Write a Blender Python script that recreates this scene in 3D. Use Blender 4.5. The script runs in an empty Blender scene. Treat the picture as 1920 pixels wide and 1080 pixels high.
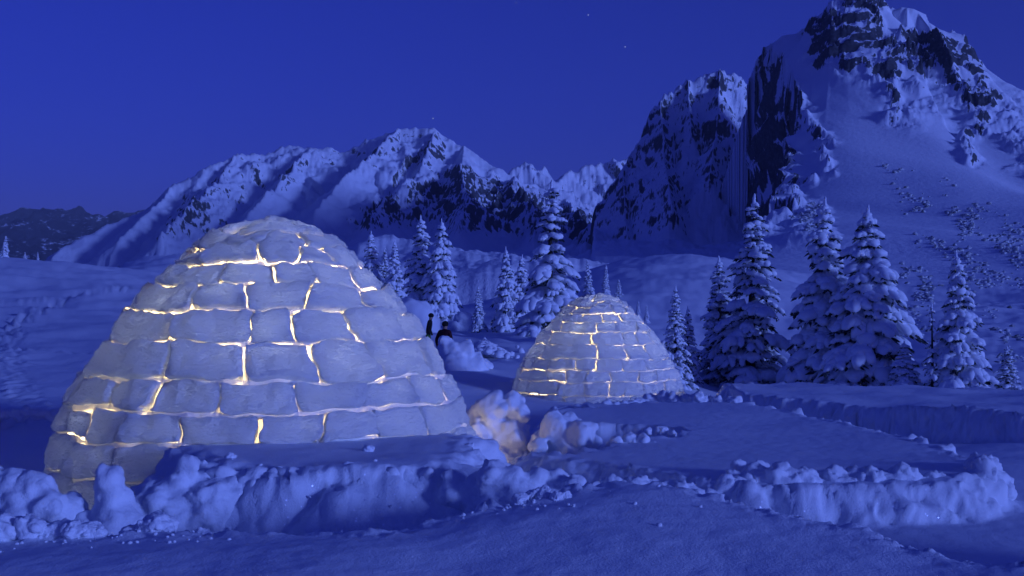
import bpy, bmesh, math, random
import numpy as np
from mathutils import Vector

R = math.radians
rng = np.random.default_rng(7)
random.seed(7)
sc = bpy.context.scene
C = sc.collection

# ------------------------------------------------------------------ camera, sky, light
F = 2000.0            # focal length in photo pixels (1920 wide)
HZ = 600.0            # horizon row
CZ = 1.45             # eye height
cam_d = bpy.data.cameras.new('camera')
cam = bpy.data.objects.new('camera', cam_d); C.objects.link(cam)
cam.location = (0, 0, CZ); cam.rotation_euler = (R(90), 0, 0)
cam_d.sensor_width = 36; cam_d.lens = F / 1920 * 36
cam_d.shift_y = 60 / 1920
cam_d.clip_start = 0.1; cam_d.clip_end = 40000
sc.camera = cam

SUN_EL, SUN_AZ = R(8), math.atan2(0.82, -0.57)      # azimuth from +Y towards +X: behind and right of the camera
world = bpy.data.worlds.new('World'); sc.world = world; world.use_nodes = True
wn = world.node_tree; wn.nodes.clear()
sky = wn.nodes.new('ShaderNodeTexSky'); sky.sky_type = 'NISHITA'; sky.sun_disc = False
sky.sun_elevation = R(2.0); sky.sun_rotation = SUN_AZ; sky.altitude = 1600
sky.air_density = 1.0; sky.dust_density = 0.6; sky.ozone_density = 4.0
tint = wn.nodes.new('ShaderNodeMix'); tint.data_type = 'RGBA'; tint.blend_type = 'MULTIPLY'
tint.inputs[0].default_value = 1.0
tint.inputs[7].default_value = (0.62, 0.32, 1.72, 1)
bg = wn.nodes.new('ShaderNodeBackground'); bg.inputs[1].default_value = 0.15
wo = wn.nodes.new('ShaderNodeOutputWorld')
wn.links.new(sky.outputs[0], tint.inputs[6]); wn.links.new(tint.outputs[2], bg.inputs[0]); wn.links.new(bg.outputs[0], wo.inputs[0])

sun_d = bpy.data.lights.new('dusk_light', 'SUN'); sun = bpy.data.objects.new('dusk_light', sun_d); C.objects.link(sun)
sun_d.energy = 3.6; sun_d.angle = R(11); sun_d.color = (0.19, 0.30, 1.0)
to_sun = Vector((math.sin(SUN_AZ) * math.cos(SUN_EL), math.cos(SUN_AZ) * math.cos(SUN_EL), math.sin(SUN_EL)))
sun.rotation_euler = to_sun.to_track_quat('Z', 'Y').to_euler()

sc.view_settings.view_transform = 'Standard'; sc.view_settings.look = 'None'
sc.view_settings.exposure = 0.0; sc.view_settings.gamma = 1.0
sc.render.engine = 'CYCLES'
sc.cycles.use_denoising = True
sc.cycles.max_bounces = 8; sc.cycles.diffuse_bounces = 4; sc.cycles.transmission_bounces = 4
sc.cycles.sample_clamp_indirect = 4.0
sc.cycles.caustics_reflective = False; sc.cycles.caustics_refractive = False

# ------------------------------------------------------------------ helpers
def at(px, py, D):
    return np.array(((px - 960) / F * D, D, CZ + (HZ - py) / F * D))
def PL(px, py, z):
    D = (CZ - z) * F / (py - HZ)
    return ((px - 960) / F * D, D)

def hash3(ix, iy, iz, seed):
    h = (ix.astype(np.int64) * 374761393 + iy.astype(np.int64) * 668265263 + iz.astype(np.int64) * 2147483647 + seed * 1274126177) & 0xFFFFFFFF
    h = ((h ^ (h >> 13)) * 1274126177) & 0xFFFFFFFF
    h = ((h ^ (h >> 16)) * 2246822519) & 0xFFFFFFFF
    return h ^ (h >> 15)
GR = np.array([(1,1,0),(-1,1,0),(1,-1,0),(-1,-1,0),(1,0,1),(-1,0,1),(1,0,-1),(-1,0,-1),(0,1,1),(0,-1,1),(0,1,-1),(0,-1,-1)], float)
def perlin3(x, y, z, seed=0):
    x = np.asarray(x, float); y = np.asarray(y, float); z = np.asarray(z, float)
    x, y, z = np.broadcast_arrays(x, y, z)
    ix = np.floor(x); iy = np.floor(y); iz = np.floor(z)
    fx = x - ix; fy = y - iy; fz = z - iz
    u = fx**3*(fx*(fx*6-15)+10); v = fy**3*(fy*(fy*6-15)+10); w = fz**3*(fz*(fz*6-15)+10)
    out = 0
    for dx in (0, 1):
        for dy in (0, 1):
            for dz in (0, 1):
                g = GR[hash3(ix+dx, iy+dy, iz+dz, seed) % 12]
                d = g[..., 0]*(fx-dx) + g[..., 1]*(fy-dy) + g[..., 2]*(fz-dz)
                out = out + d * (u if dx else 1-u) * (v if dy else 1-v) * (w if dz else 1-w)
    return out
def perlin2(x, y, seed=0):
    x = np.asarray(x, float); y = np.asarray(y, float)
    x, y = np.broadcast_arrays(x, y)
    ix = np.floor(x); iy = np.floor(y); fx = x-ix; fy = y-iy
    u = fx**3*(fx*(fx*6-15)+10); v = fy**3*(fy*(fy*6-15)+10)
    zz = np.zeros_like(ix); out = 0
    for dx in (0, 1):
        for dy in (0, 1):
            a = hash3(ix+dx, iy+dy, zz, seed) * (2*math.pi/4294967296.0)
            out = out + (np.cos(a)*(fx-dx) + np.sin(a)*(fy-dy)) * (u if dx else 1-u) * (v if dy else 1-v)
    return out * 1.4
def fbm2(x, y, o=4, seed=0, gain=.5):
    s = 0; a = 1; f = 1
    for i in range(o):
        s = s + a*perlin2(x*f, y*f, seed+i*17); a *= gain; f *= 2.03
    return s
def billow2(x, y, o=4, seed=0, gain=.5):
    s = 0; a = 1; f = 1
    for i in range(o):
        s = s + a*(np.abs(perlin2(x*f, y*f, seed+i*17))*2-.5); a *= gain; f *= 2.03
    return s
def ridged2(x, y, o=4, seed=0, gain=.5):
    s = 0; a = 1; f = 1
    for i in range(o):
        s = s + a*(1-2*np.abs(perlin2(x*f, y*f, seed+i*17))); a *= gain; f *= 2.03
    return s / 1.9
def billow3(p, sc_, o=3, seed=0, gain=.5):
    s = 0; a = 1; f = sc_
    for i in range(o):
        s = s + a*(np.abs(perlin3(p[:, 0]*f, p[:, 1]*f, p[:, 2]*f, seed+i*13))*2-.45); a *= gain; f *= 2.07
    return s
def fbm3(p, sc_, o=3, seed=0, gain=.5):
    s = 0; a = 1; f = sc_
    for i in range(o):
        s = s + a*perlin3(p[:, 0]*f, p[:, 1]*f, p[:, 2]*f, seed+i*13); a *= gain; f *= 2.07
    return s
def sstep(a, b, x):
    t = np.clip((x-a)/(b-a), 0, 1); return t*t*(3-2*t)

def poly_sd(X, Y, pts):
    """signed distance to a polygon in plan, positive inside"""
    pts = np.array(pts, float); d2 = np.full(X.shape, 1e18); ins = np.zeros(X.shape, bool)
    n = len(pts)
    for i in range(n):
        ax, ay = pts[i]; bx, by = pts[(i+1) % n]
        ex, ey = bx-ax, by-ay
        t = np.clip(((X-ax)*ex+(Y-ay)*ey)/(ex*ex+ey*ey+1e-12), 0, 1)
        d2 = np.minimum(d2, (X-ax-t*ex)**2+(Y-ay-t*ey)**2)
        c = ((ay > Y) != (by > Y)) & (X < (bx-ax)*(Y-ay)/(by-ay+1e-15)+ax)
        ins ^= c
    d = np.sqrt(d2)
    return np.where(ins, d, -d)
def line_info(X, Y, pts):
    """nearest point on an open polyline: distance, side (+ left of travel), parameter, z"""
    pts = np.array(pts, float); best = np.full(X.shape, 1e18); side = np.zeros(X.shape); tt = np.zeros(X.shape); zz = np.zeros(X.shape)
    acc = 0
    for i in range(len(pts)-1):
        a = pts[i]; b = pts[i+1]; ex, ey = b[0]-a[0], b[1]-a[1]; L = math.hypot(ex, ey)
        t = np.clip(((X-a[0])*ex+(Y-a[1])*ey)/(L*L+1e-12), 0, 1)
        d2 = (X-a[0]-t*ex)**2+(Y-a[1]-t*ey)**2
        m = d2 < best
        best = np.where(m, d2, best)
        side = np.where(m, np.sign(ex*(Y-a[1])-ey*(X-a[0])), side)
        tt = np.where(m, acc+t*L, tt)
        zz = np.where(m, a[2]+(b[2]-a[2])*t, zz)
        acc += L
    return np.sqrt(best), side, tt, zz

def mesh_np(name, V, Fq, smooth=True):
    me = bpy.data.meshes.new(name)
    V = np.asarray(V, np.float32); Fq = np.asarray(Fq, np.int32)
    me.vertices.add(len(V)); me.vertices.foreach_set('co', V.ravel())
    k = Fq.shape[1]
    me.loops.add(Fq.size); me.loops.foreach_set('vertex_index', Fq.ravel())
    me.polygons.add(len(Fq)); me.polygons.foreach_set('loop_start', np.arange(0, Fq.size, k, dtype=np.int32))
    me.update(calc_edges=True)
    if smooth: me.polygons.foreach_set('use_smooth', np.ones(len(Fq), bool))
    me.validate(); me.update()
    return me
def grid_faces(nr, nc):
    i = np.arange(nr-1)[:, None]*nc + np.arange(nc-1)[None, :]
    return np.stack([i, i+1, i+nc+1, i+nc], -1).reshape(-1, 4)
def link(name, me, mat=None, parent=None):
    o = bpy.data.objects.new(name, me); C.objects.link(o)
    if mat is not None and me is not None:
        me.materials.clear(); me.materials.append(mat)
    if parent is not None: o.parent = parent
    return o
def tag(o, label=None, cat=None, group=None, kind=None):
    if label: o['label'] = label
    if cat: o['category'] = cat
    if group: o['group'] = group
    if kind: o['kind'] = kind
    return o
def empty(name, loc, rz=0):
    o = bpy.data.objects.new(name, None); C.objects.link(o); o.location = loc; o.rotation_euler = (0, 0, rz)
    o.empty_display_size = .1
    return o
def attr(me, name, vals):
    a = me.attributes.new(name, 'FLOAT', 'POINT'); a.data.foreach_set('value', np.asarray(vals, np.float32).ravel())

# ------------------------------------------------------------------ materials
def new_mat(name):
    m = bpy.data.materials.new(name); m.use_nodes = True; nt = m.node_tree
    b = nt.nodes.get('Principled BSDF')
    return m, nt, b
def N(nt, t, **kw):
    n = nt.nodes.new(t)
    for k, v in kw.items(): setattr(n, k, v)
    return n
def noise(nt, scale, detail=4, rough=.55, vec=None):
    n = N(nt, 'ShaderNodeTexNoise'); n.inputs['Scale'].default_value = scale; n.inputs['Detail'].default_value = detail
    n.inputs['Roughness'].default_value = rough
    if vec is not None: nt.links.new(vec, n.inputs['Vector'])
    return n
def bump(nt, h, strength, dist, prev=None):
    b = N(nt, 'ShaderNodeBump'); b.inputs['Strength'].default_value = strength; b.inputs['Distance'].default_value = dist
    nt.links.new(h, b.inputs['Height'])
    if prev is not None: nt.links.new(prev, b.inputs['Normal'])
    return b.outputs[0]
def ramp(nt, fac, stops):
    r = N(nt, 'ShaderNodeValToRGB'); e = r.color_ramp.elements
    while len(e) < len(stops): e.new(.5)
    for i, (p, c) in enumerate(stops):
        e[i].position = p; e[i].color = c if len(c) == 4 else (*c, 1)
    nt.links.new(fac, r.inputs[0]); return r.outputs[0]

def snow_mat(name, grain=1.0, col=(.80, .83, .88), sparkle=False, coarse=0.0):
    m, nt, b = new_mat(name)
    tc = N(nt, 'ShaderNodeNewGeometry').outputs['Position']
    n1 = noise(nt, 70, 3, .7, tc); n2 = noise(nt, 9, 4, .6, tc)
    nrm = bump(nt, n2.outputs[0], .22*grain, .03)
    nrm = bump(nt, n1.outputs[0], .75*grain, .008, nrm)
    if coarse:
        n3 = noise(nt, 26, 3, .6, tc); nrm = bump(nt, n3.outputs[0], coarse, .02, nrm)
    nt.links.new(nrm, b.inputs['Normal'])
    n4 = noise(nt, 1.3, 4, .6, tc)
    c = ramp(nt, n4.outputs[0], [(.3, tuple(x*.95 for x in col)), (.7, col)])
    nt.links.new(c, b.inputs['Base Color'])
    b.inputs['Roughness'].default_value = .75; b.inputs['Specular IOR Level'].default_value = .25
    if sparkle:
        v = N(nt, 'ShaderNodeTexVoronoi'); v.inputs['Scale'].default_value = 55; nt.links.new(tc, v.inputs['Vector'])
        wv = N(nt, 'ShaderNodeSeparateColor'); nt.links.new(v.outputs['Color'], wv.inputs[0])
        gt = N(nt, 'ShaderNodeMath', operation='GREATER_THAN'); gt.inputs[1].default_value = .93; nt.links.new(wv.outputs[0], gt.inputs[0])
        lt = N(nt, 'ShaderNodeMath', operation='LESS_THAN'); lt.inputs[1].default_value = .32; nt.links.new(v.outputs['Distance'], lt.inputs[0])
        mu = N(nt, 'ShaderNodeMath', operation='MULTIPLY'); nt.links.new(gt.outputs[0], mu.inputs[0]); nt.links.new(lt.outputs[0], mu.inputs[1])
        # ice grains: small mirror-like facets turned every way
        gl = N(nt, 'ShaderNodeBsdfGlossy'); gl.inputs['Roughness'].default_value = .55; gl.inputs['Color'].default_value = (.9, .93, 1, 1)
        vm = N(nt, 'ShaderNodeVectorMath', operation='SUBTRACT'); nt.links.new(v.outputs['Color'], vm.inputs[0]); vm.inputs[1].default_value = (.5, .5, .5)
        va = N(nt, 'ShaderNodeVectorMath', operation='MULTIPLY_ADD'); va.inputs[1].default_value = (1.9, 1.9, 1.9); nt.links.new(N(nt, 'ShaderNodeNewGeometry').outputs['Normal'], va.inputs[0]); nt.links.new(vm.outputs[0], va.inputs[2])
        vn = N(nt, 'ShaderNodeVectorMath', operation='NORMALIZE'); nt.links.new(va.outputs[0], vn.inputs[0])
        nt.links.new(vn.outputs[0], gl.inputs['Normal'])
        mx = N(nt, 'ShaderNodeMixShader'); nt.links.new(mu.outputs[0], mx.inputs[0])
        nt.links.new(b.outputs[0], mx.inputs[1]); nt.links.new(gl.outputs[0], mx.inputs[2])
        nt.links.new(mx.outputs[0], nt.nodes['Material Output'].inputs[0])
    return m
M_ground = snow_mat('ground_snow', 1.0, sparkle=True)
M_snow = snow_mat('heaped_snow', .9, coarse=.18)
M_treesnow = snow_mat('branch_snow', .5, col=(.82, .85, .9))

def mountain_mat(name, rock=(.075, .08, .095), scale=.05):
    m, nt, b = new_mat(name)
    pos = N(nt, 'ShaderNodeNewGeometry').outputs['Position']
    a = N(nt, 'ShaderNodeAttribute'); a.attribute_name = 'rock'
    n1 = noise(nt, scale, 6, .68, pos)
    n2 = noise(nt, scale*5, 5, .65, pos)
    s1 = N(nt, 'ShaderNodeMath', operation='MULTIPLY_ADD'); s1.inputs[1].default_value = .9; s1.inputs[2].default_value = -.45
    nt.links.new(n1.outputs[0], s1.inputs[0])
    s2 = N(nt, 'ShaderNodeMath', operation='MULTIPLY_ADD'); s2.inputs[1].default_value = .9; nt.links.new(n2.outputs[0], s2.inputs[0]); nt.links.new(s1.outputs[0], s2.inputs[2])
    ad = N(nt, 'ShaderNodeMath', operation='ADD'); nt.links.new(a.outputs['Fac'], ad.inputs[0]); nt.links.new(s2.outputs[0], ad.inputs[1])
    f = ramp(nt, ad.outputs[0], [(.88, (0, 0, 0)), (1.0, (1, 1, 1))])
    rc = ramp(nt, n2.outputs[0], [(.3, tuple(x*.5 for x in rock)), (.55, rock), (.75, tuple(x*2.2 for x in rock))])
    mx = N(nt, 'ShaderNodeMix', data_type='RGBA'); nt.links.new(f, mx.inputs[0]); mx.inputs[6].default_value = (.8, .83, .88, 1); nt.links.new(rc, mx.inputs[7])
    nt.links.new(mx.outputs[2], b.inputs['Base Color'])
    nrm = bump(nt, n2.outputs[0], .6, 1.2/scale*.04)
    nt.links.new(nrm, b.inputs['Normal'])
    b.inputs['Roughness'].default_value = .85; b.inputs['Specular IOR Level'].default_value = .1
    return m
M_mtn = mountain_mat('snowy_rock', scale=.045)
M_far = mountain_mat('far_snowy_rock', scale=.02)
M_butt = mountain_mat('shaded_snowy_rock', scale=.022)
M_vfar = mountain_mat('distant_range', rock=(.03, .035, .05), scale=.006)

def plain(name, col, rough=.8, bs=30, bd=.01):
    m, nt, b = new_mat(name)
    tc = N(nt, 'ShaderNodeTexCoord').outputs['Object']
    n = noise(nt, bs, 4, .6, tc)
    nt.links.new(ramp(nt, n.outputs[0], [(.3, tuple(c*.6 for c in col)), (.7, tuple(min(1, c*1.3) for c in col))]), b.inputs['Base Color'])
    nt.links.new(bump(nt, n.outputs[0], .5, bd), b.inputs['Normal'])
    b.inputs['Roughness'].default_value = rough; b.inputs['Specular IOR Level'].default_value = .2
    return m
M_needle, nt_, b_ = new_mat('rimed_spruce_needles')
_n = noise(nt_, 7, 5, .7, N(nt_, 'ShaderNodeNewGeometry').outputs['Position'])
nt_.links.new(ramp(nt_, _n.outputs[0], [(.49, (.020, .032, .027)), (.66, (.38, .41, .44))]), b_.inputs['Base Color']); b_.inputs['Roughness'].default_value = .9
M_bark = plain('spruce_bark', (.045, .038, .032), .9, 15, .02)
M_dark = plain('dark_clothing', (.012, .012, .014), .85)
M_maroon = plain('maroon_jacket', (.05, .012, .016), .8)
M_green = plain('green_trousers', (.06, .16, .05), .8)
M_skin = plain('skin', (.35, .22, .17), .6)

# igloo snow: dense, light-carrying
def block_mat(name, tcol, lo, mid, hi):
    m, nt, b = new_mat(name)
    tc = N(nt, 'ShaderNodeTexCoord').outputs['Object']
    mp = N(nt, 'ShaderNodeMapping'); mp.inputs['Rotation'].default_value = (.5, .7, .3); mp.inputs['Scale'].default_value = (1, 1, 2.6); nt.links.new(tc, mp.inputs['Vector'])
    n1 = noise(nt, 30, 6, .7, mp.outputs[0]); n2 = noise(nt, 5.5, 6, .62, mp.outputs[0])
    nrm = bump(nt, n2.outputs[0], .9, .09); nrm = bump(nt, n1.outputs[0], 1.0, .022, nrm)
    nt.links.new(nrm, b.inputs['Normal'])
    b.inputs['Base Color'].default_value = (.90, .93, .98, 1)
    b.inputs['Roughness'].default_value = .7; b.inputs['Specular IOR Level'].default_value = .2
    # dense snow passes part of the lamp light, more where it is icy or thin
    tr = N(nt, 'ShaderNodeBsdfTranslucent'); tr.inputs['Color'].default_value = tcol; nt.links.new(nrm, tr.inputs['Normal'])
    n3 = noise(nt, 2.3, 5, .62, tc)
    f = ramp(nt, n3.outputs[0], [(.35, (lo,)*3), (.55, (mid,)*3), (.70, (hi,)*3)])
    mx = N(nt, 'ShaderNodeMixShader'); nt.links.new(f, mx.inputs[0]); nt.links.new(b.outputs[0], mx.inputs[1]); nt.links.new(tr.outputs[0], mx.inputs[2])
    nt.links.new(mx.outputs[0], nt.nodes['Material Output'].inputs[0])
    return m
M_block = block_mat('igloo_block_snow', (.42, .54, 1.0, 1), .14, .185, .33)
M_block_in = block_mat('glazed_inner_snow', (.54, .66, 1.0, 1), .27, .31, .36)    # thawed, icy inside face
def joint_mat():
    m, nt, b = new_mat('packed_joint_snow')
    tc = N(nt, 'ShaderNodeTexCoord').outputs['Object']
    n1 = noise(nt, 3.2, 4, .6, tc); n2 = noise(nt, 30, 4, .6, tc)
    b.inputs['Base Color'].default_value = (.8, .83, .86, 1); b.inputs['Roughness'].default_value = .8
    nt.links.new(bump(nt, n2.outputs[0], .6, .02), b.inputs['Normal'])
    tr = N(nt, 'ShaderNodeBsdfTranslucent'); tr.inputs['Color'].default_value = (.9, .9, .85, 1)
    f = ramp(nt, n1.outputs[0], [(.32, (.08, .08, .08)), (.55, (.26, .26, .26))])
    mx = N(nt, 'ShaderNodeMixShader'); nt.links.new(f, mx.inputs[0]); nt.links.new(b.outputs[0], mx.inputs[1]); nt.links.new(tr.outputs[0], mx.inputs[2])
    nt.links.new(mx.outputs[0], nt.nodes['Material Output'].inputs[0])
    return m
M_joint = joint_mat()

# ------------------------------------------------------------------ snow ground
CTRL = [  # photo column, distance, height
 (-400,2,-.1),(960,2,-.1),(2300,2,-.15),(-400,6,-.12),(960,6,-.12),(2300,6,-.2),(-400,10,-.05),(300,10,-.05),(960,10,-.1),(1500,10,-.15),(2300,10,-.3),
 (-400,14,.12),(0,15,.2),(500,16,.15),(960,16,-.12),(1130,22,-.25),(1400,20,-.4),(2000,18,-.5),
 (-400,30,1.6),(0,30,1.1),(300,30,.9),(-400,50,4),(0,50,2.7),(250,55,2.9),(-400,75,8),(0,75,5.9),(170,75,5.3),(280,75,4.3),(500,75,3.0),
 (0,110,3.5),(150,110,4.8),(280,115,7.8),(330,115,8.0),(500,120,6),(280,160,5),
 (700,40,.5),(860,25,.2),(900,40,.3),(960,40,.3),(848,95,1.1),(800,90,1.3),(1028,60,.5),(700,110,3),(900,120,2.2),(1120,100,3.8),(1200,60,.2),
 (1265,42,-1.2),(1400,48,-2.0),(1620,42,-1.9),(1800,40,-1.9),(2300,40,-2.5),(1500,25,-1.3),(1800,25,-1.6),(2300,25,-1.6),
 (1150,180,10.3),(1240,180,11.3),(1340,180,12.2),(1450,180,10.5),(1600,150,5),(1300,110,5),(1500,90,1),(1800,90,1.5),(1900,150,4.5),(2300,150,5),(1000,180,6.5),(900,200,4),
 (1180,270,7),(-400,320,-25),(0,320,-25),(500,320,-12),(900,320,6),(1200,330,10),(1500,320,12),(1900,320,14),(2400,320,16)]
ctrl = np.array([((p-960)/F*3.0, math.log(d), z) for p, d, z in CTRL])
def tps_fit(P):
    n = len(P); d = np.sqrt(((P[:, None, :2]-P[None, :, :2])**2).sum(-1))
    K = np.where(d > 0, d*d*np.log(d+1e-12), 0) + np.eye(n)*.02
    Q = np.c_[np.ones(n), P[:, :2]]
    A = np.block([[K, Q], [Q.T, np.zeros((3, 3))]])
    return np.linalg.solve(A, np.r_[P[:, 2], 0, 0, 0])
tw = tps_fit(ctrl)
def base_h(u3, lD):
    out = tw[-3]+tw[-2]*u3+tw[-1]*lD
    for i in range(len(ctrl)):
        d2 = (u3-ctrl[i, 0])**2+(lD-ctrl[i, 1])**2
        out = out + tw[i]*.5*d2*np.log(d2+1e-12)
    return out

ZN, ZS, ZT = .42, .50, .15
P_near = [PL(x, y, ZN) for x, y in [(-500,985),(0,985),(200,983),(440,985),(560,992),(720,992),(840,975),(930,962),(1010,952),(1150,931),(1280,938),(1400,962),(1600,1000),(1800,1035),(1920,1055),(2500,1150)]] + [(9, -3), (-9, -3)]
P_shelf = [PL(x, y, ZS) for x, y in [(392,871),(500,877),(640,880),(760,876),(830,872),(890,858)]] + [(-.25, 9.2), (-1.2, 8.9), (-2.4, 8.7), (-2.62, 8.0)]
P_terr = [PL(x, y, ZT) for x, y in [(985,852),(1000,815),(1040,776),(1120,762),(1230,755),(1400,757),(1500,775),(1640,805),(1780,838),(1850,868),(1862,888),(1800,902),(1600,908),(1400,908),(1340,900),(1200,880),(1050,862)]]
P_notch = [PL(x, y, ZT) for x, y in [(980,842),(1020,800),(1120,800),(1210,802),(1265,808),(1262,818),(1180,824),(1120,838),(1060,848)]]
P_bank = [PL(x, y, .12) for x, y in [(1390,742),(1500,748),(1700,762),(1920,778),(2600,815)]] + [(14, 18), (9.5, 21), (6.5, 22.5), (4.3, 22)]
P_side = [(4.35, 3.6), (8, 3.4), (8, 6.4), (4.6, 6.2)]  # unseen snow bank added right of the frame to shade the trench
P_left = [PL(x, y, .28) for x, y in [(-600,790),(0,780),(100,774),(230,768)]] + [(-4.6, 15), (-5, 24), (-16, 24)]
P_rear = [PL(x, y, .05) for x, y in [(868,694),(940,676),(1010,688)]] + [(1.2, 33), (1.5, 40), (-2.2, 46), (-1.9, 36)]
TRACK = [(*at(p, 600, d)[:2], 0) for p, d in [(330,66),(240,56),(150,50),(80,43),(30,36),(10,27),(22,20),(48,15.3),(90,13.2)]]
TRACK2 = [(*at(p, 600, d)[:2], 0) for p, d in [(-60,44),(30,45),(120,47.5)]]
TRACK3 = [(*at(p, 600, d)[:2], 0) for p, d in [(190,108),(260,112),(340,113),(420,114)]]

def ground_h(X, Y):
    D = np.maximum(Y, .5)
    u3 = X/D*3.0; lD = np.log(D)
    H = base_h(u3, lD)
    H = H + fbm2(X*.35, Y*.35, 3, 5)*.05*np.clip(D/12, .6, 4) + fbm2(X*.03, Y*.03, 3, 9)*.9*sstep(30, 120, D)
    en = fbm2(X*2.2, Y*2.2, 3, 21)*.09          # ragged edges
    rough = np.zeros_like(H)
    def plateau(pts, z, w, slope=None, rgh=.06, en_a=1.0, rw=.18):
        nonlocal H, rough
        sd = poly_sd(X, Y, pts) + en*en_a
        m = sstep(-w, w*.3, sd)
        H = H*(1-m) + (z if slope is None else slope)*m
        rough = np.maximum(rough, rgh*np.exp(-(sd/rw)**2)) if rgh else rough
    plateau(P_left, 0, .25, np.maximum(H, .25)+.03, .05)
    plateau(P_bank, .12, .22, .12+fbm2(X*.6, Y*.6, 2, 3)*.07, .03, 1.1)
    plateau(P_rear, .05, .35, .10+fbm2(X*.4, Y*.4, 2, 33)*.1, .05)
    plateau(P_side, .5, .5, .48+fbm2(X*.8, Y*.8, 2, 41)*.08, .0, .6)
    terr = ZT + fbm2(X*.5, Y*.5, 2, 61)*.03 + .05*np.exp(-((X-1.2)**2+(Y-14.5)**2)/5)
    plateau(P_terr, ZT, .26, terr, .03, .5)
    sd = poly_sd(X, Y, P_notch)+en*.5; m = sstep(-.12, .10, sd)
    H = H*(1-m) + (-.18+fbm2(X*3, Y*3, 2, 71)*.05)*m; rough = np.maximum(rough, .05*np.exp(-(sd/.14)**2))
    plateau(P_shelf, ZS, .55, ZS+fbm2(X*1.2, Y*1.2, 2, 81)*.025, .025, .45)
    near = ZN + fbm2(X*.5, Y*.5, 3, 91)*.05 + .10*np.exp(-((X-1.0)**2/2.5+(Y-5.6)**2/.9))
    plateau(P_near, ZN, .30, near, .03, .8)
    # trodden track on the left slope
    for L, w, a in ((TRACK, .55, .03+.09*sstep(20, 34, D)), (TRACK2, .45, .10), (TRACK3, 1.8, .35)):
        d, s, t, _ = line_info(X, Y, L)
        ww = w*(.75+.5*perlin2(t*.4, t*0+3.3, 8))
        mm = 1-sstep(ww*.5, ww, d)
        H = H + mm*a*(billow2(X*3.0, Y*2.0, 3, 101)-.1)
    H = H + rough*billow2(X*4.0, Y*4.0, 4, 111, .55)
    H = H + fbm2(X*7, Y*7, 3, 121)*.004
    return H

us = np.linspace(-.76, .76, 690)
ds = np.concatenate([np.exp(np.linspace(math.log(2.6), math.log(24), 520, endpoint=False)), np.exp(np.linspace(math.log(24), math.log(330), 170))])
DD, UU = np.meshgrid(ds, us, indexing='ij')
GX = UU*DD; GY = DD
GH = ground_h(GX, GY)
# lumpy relief on the dug faces: push the steep parts in and out along their normals
def face_relief(X, Y, Z):
    dZy = np.gradient(Z, axis=0)/np.gradient(Y, axis=0); dZx = np.gradient(Z, axis=1)/np.gradient(X, axis=1)
    steep = sstep(.35, 1.1, np.hypot(dZx, dZy))*(Y < 24)
    idx = steep > .01
    q = np.stack([X[idx], Y[idx], Z[idx]], -1)
    a = (billow3(q, 2.1, 3, 130, .45)*.10+fbm3(q, 9, 2, 140)*.010)*steep[idx]
    L = np.sqrt(1+dZx[idx]**2+dZy[idx]**2)
    X = X.copy(); Y = Y.copy(); Z = Z.copy()
    X[idx] -= a*dZx[idx]/L; Y[idx] -= a*dZy[idx]/L; Z[idx] += a/L
    return X, Y, Z
GX, GY, GH = face_relief(GX, GY, GH)
gm = mesh_np('snow_ground', np.stack([GX, GY, GH], -1).reshape(-1, 3), grid_faces(len(ds), len(us)))
tag(link('snow_ground', gm, M_ground), 'wind-smoothed blue snow field with dug trenches and shelves', None, None, 'structure')
def gz(x, y):
    return float(ground_h(np.array([[x]], float), np.array([[y]], float))[0, 0])

# ground beyond, down in the valley and out to the horizon
rr = np.array([1, 250, 600, 1500, 4000, 8000, 13500.]); aa = np.linspace(0, 2*math.pi, 49)[:-1]
V = [(r*math.cos(a), r*math.sin(a), -60 if r > 260 else -40) for r in rr for a in aa]
Fc = [(i*48+j, i*48+(j+1) % 48, (i+1)*48+(j+1) % 48, (i+1)*48+j) for i in range(len(rr)-1) for j in range(48)]
tag(link('valley_ground', mesh_np('valley_ground', V, Fc), plain('valley_forest_snow', (.10, .11, .13), .9, .01, 1)), 'dark wooded valley floor reaching to the horizon', None, None, 'structure')

# ------------------------------------------------------------------ mountains
def fan(px0, px1, d0, d1, nu, nd, p=1.0):
    u = np.linspace((px0-960)/F, (px1-960)/F, nu); d = d0+(d1-d0)*np.linspace(0, 1, nd)**p
    Dm, Um = np.meshgrid(d, u, indexing='ij')
    return Um*Dm, Dm
def W3(pts): return [tuple(at(*p)) for p in pts]
def project(X, Y, Z): return 960+F*X/Y, HZ-(Z-CZ)/Y*F
def slope_of(X, Y, Z):
    dXu = np.gradient(X, axis=1); dYu = np.gradient(Y, axis=1); dZu = np.gradient(Z, axis=1)
    dXv = np.gradient(X, axis=0); dYv = np.gradient(Y, axis=0); dZv = np.gradient(Z, axis=0)
    nx = dYu*dZv-dZu*dYv; ny = dZu*dXv-dXu*dZv; nz = dXu*dYv-dYu*dXv
    return np.abs(nz)/np.sqrt(nx*nx+ny*ny+nz*nz+1e-9)
def mountain(name, X, Y, H, rock, mat, label):
    nr, nc = X.shape
    H = np.maximum(H, -59.5)
    me = mesh_np(name, np.stack([X, Y, H], -1).reshape(-1, 3), grid_faces(nr, nc))
    attr(me, 'rock', rock)
    return tag(link(name, me, mat), label, None, None, 'structure')
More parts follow.
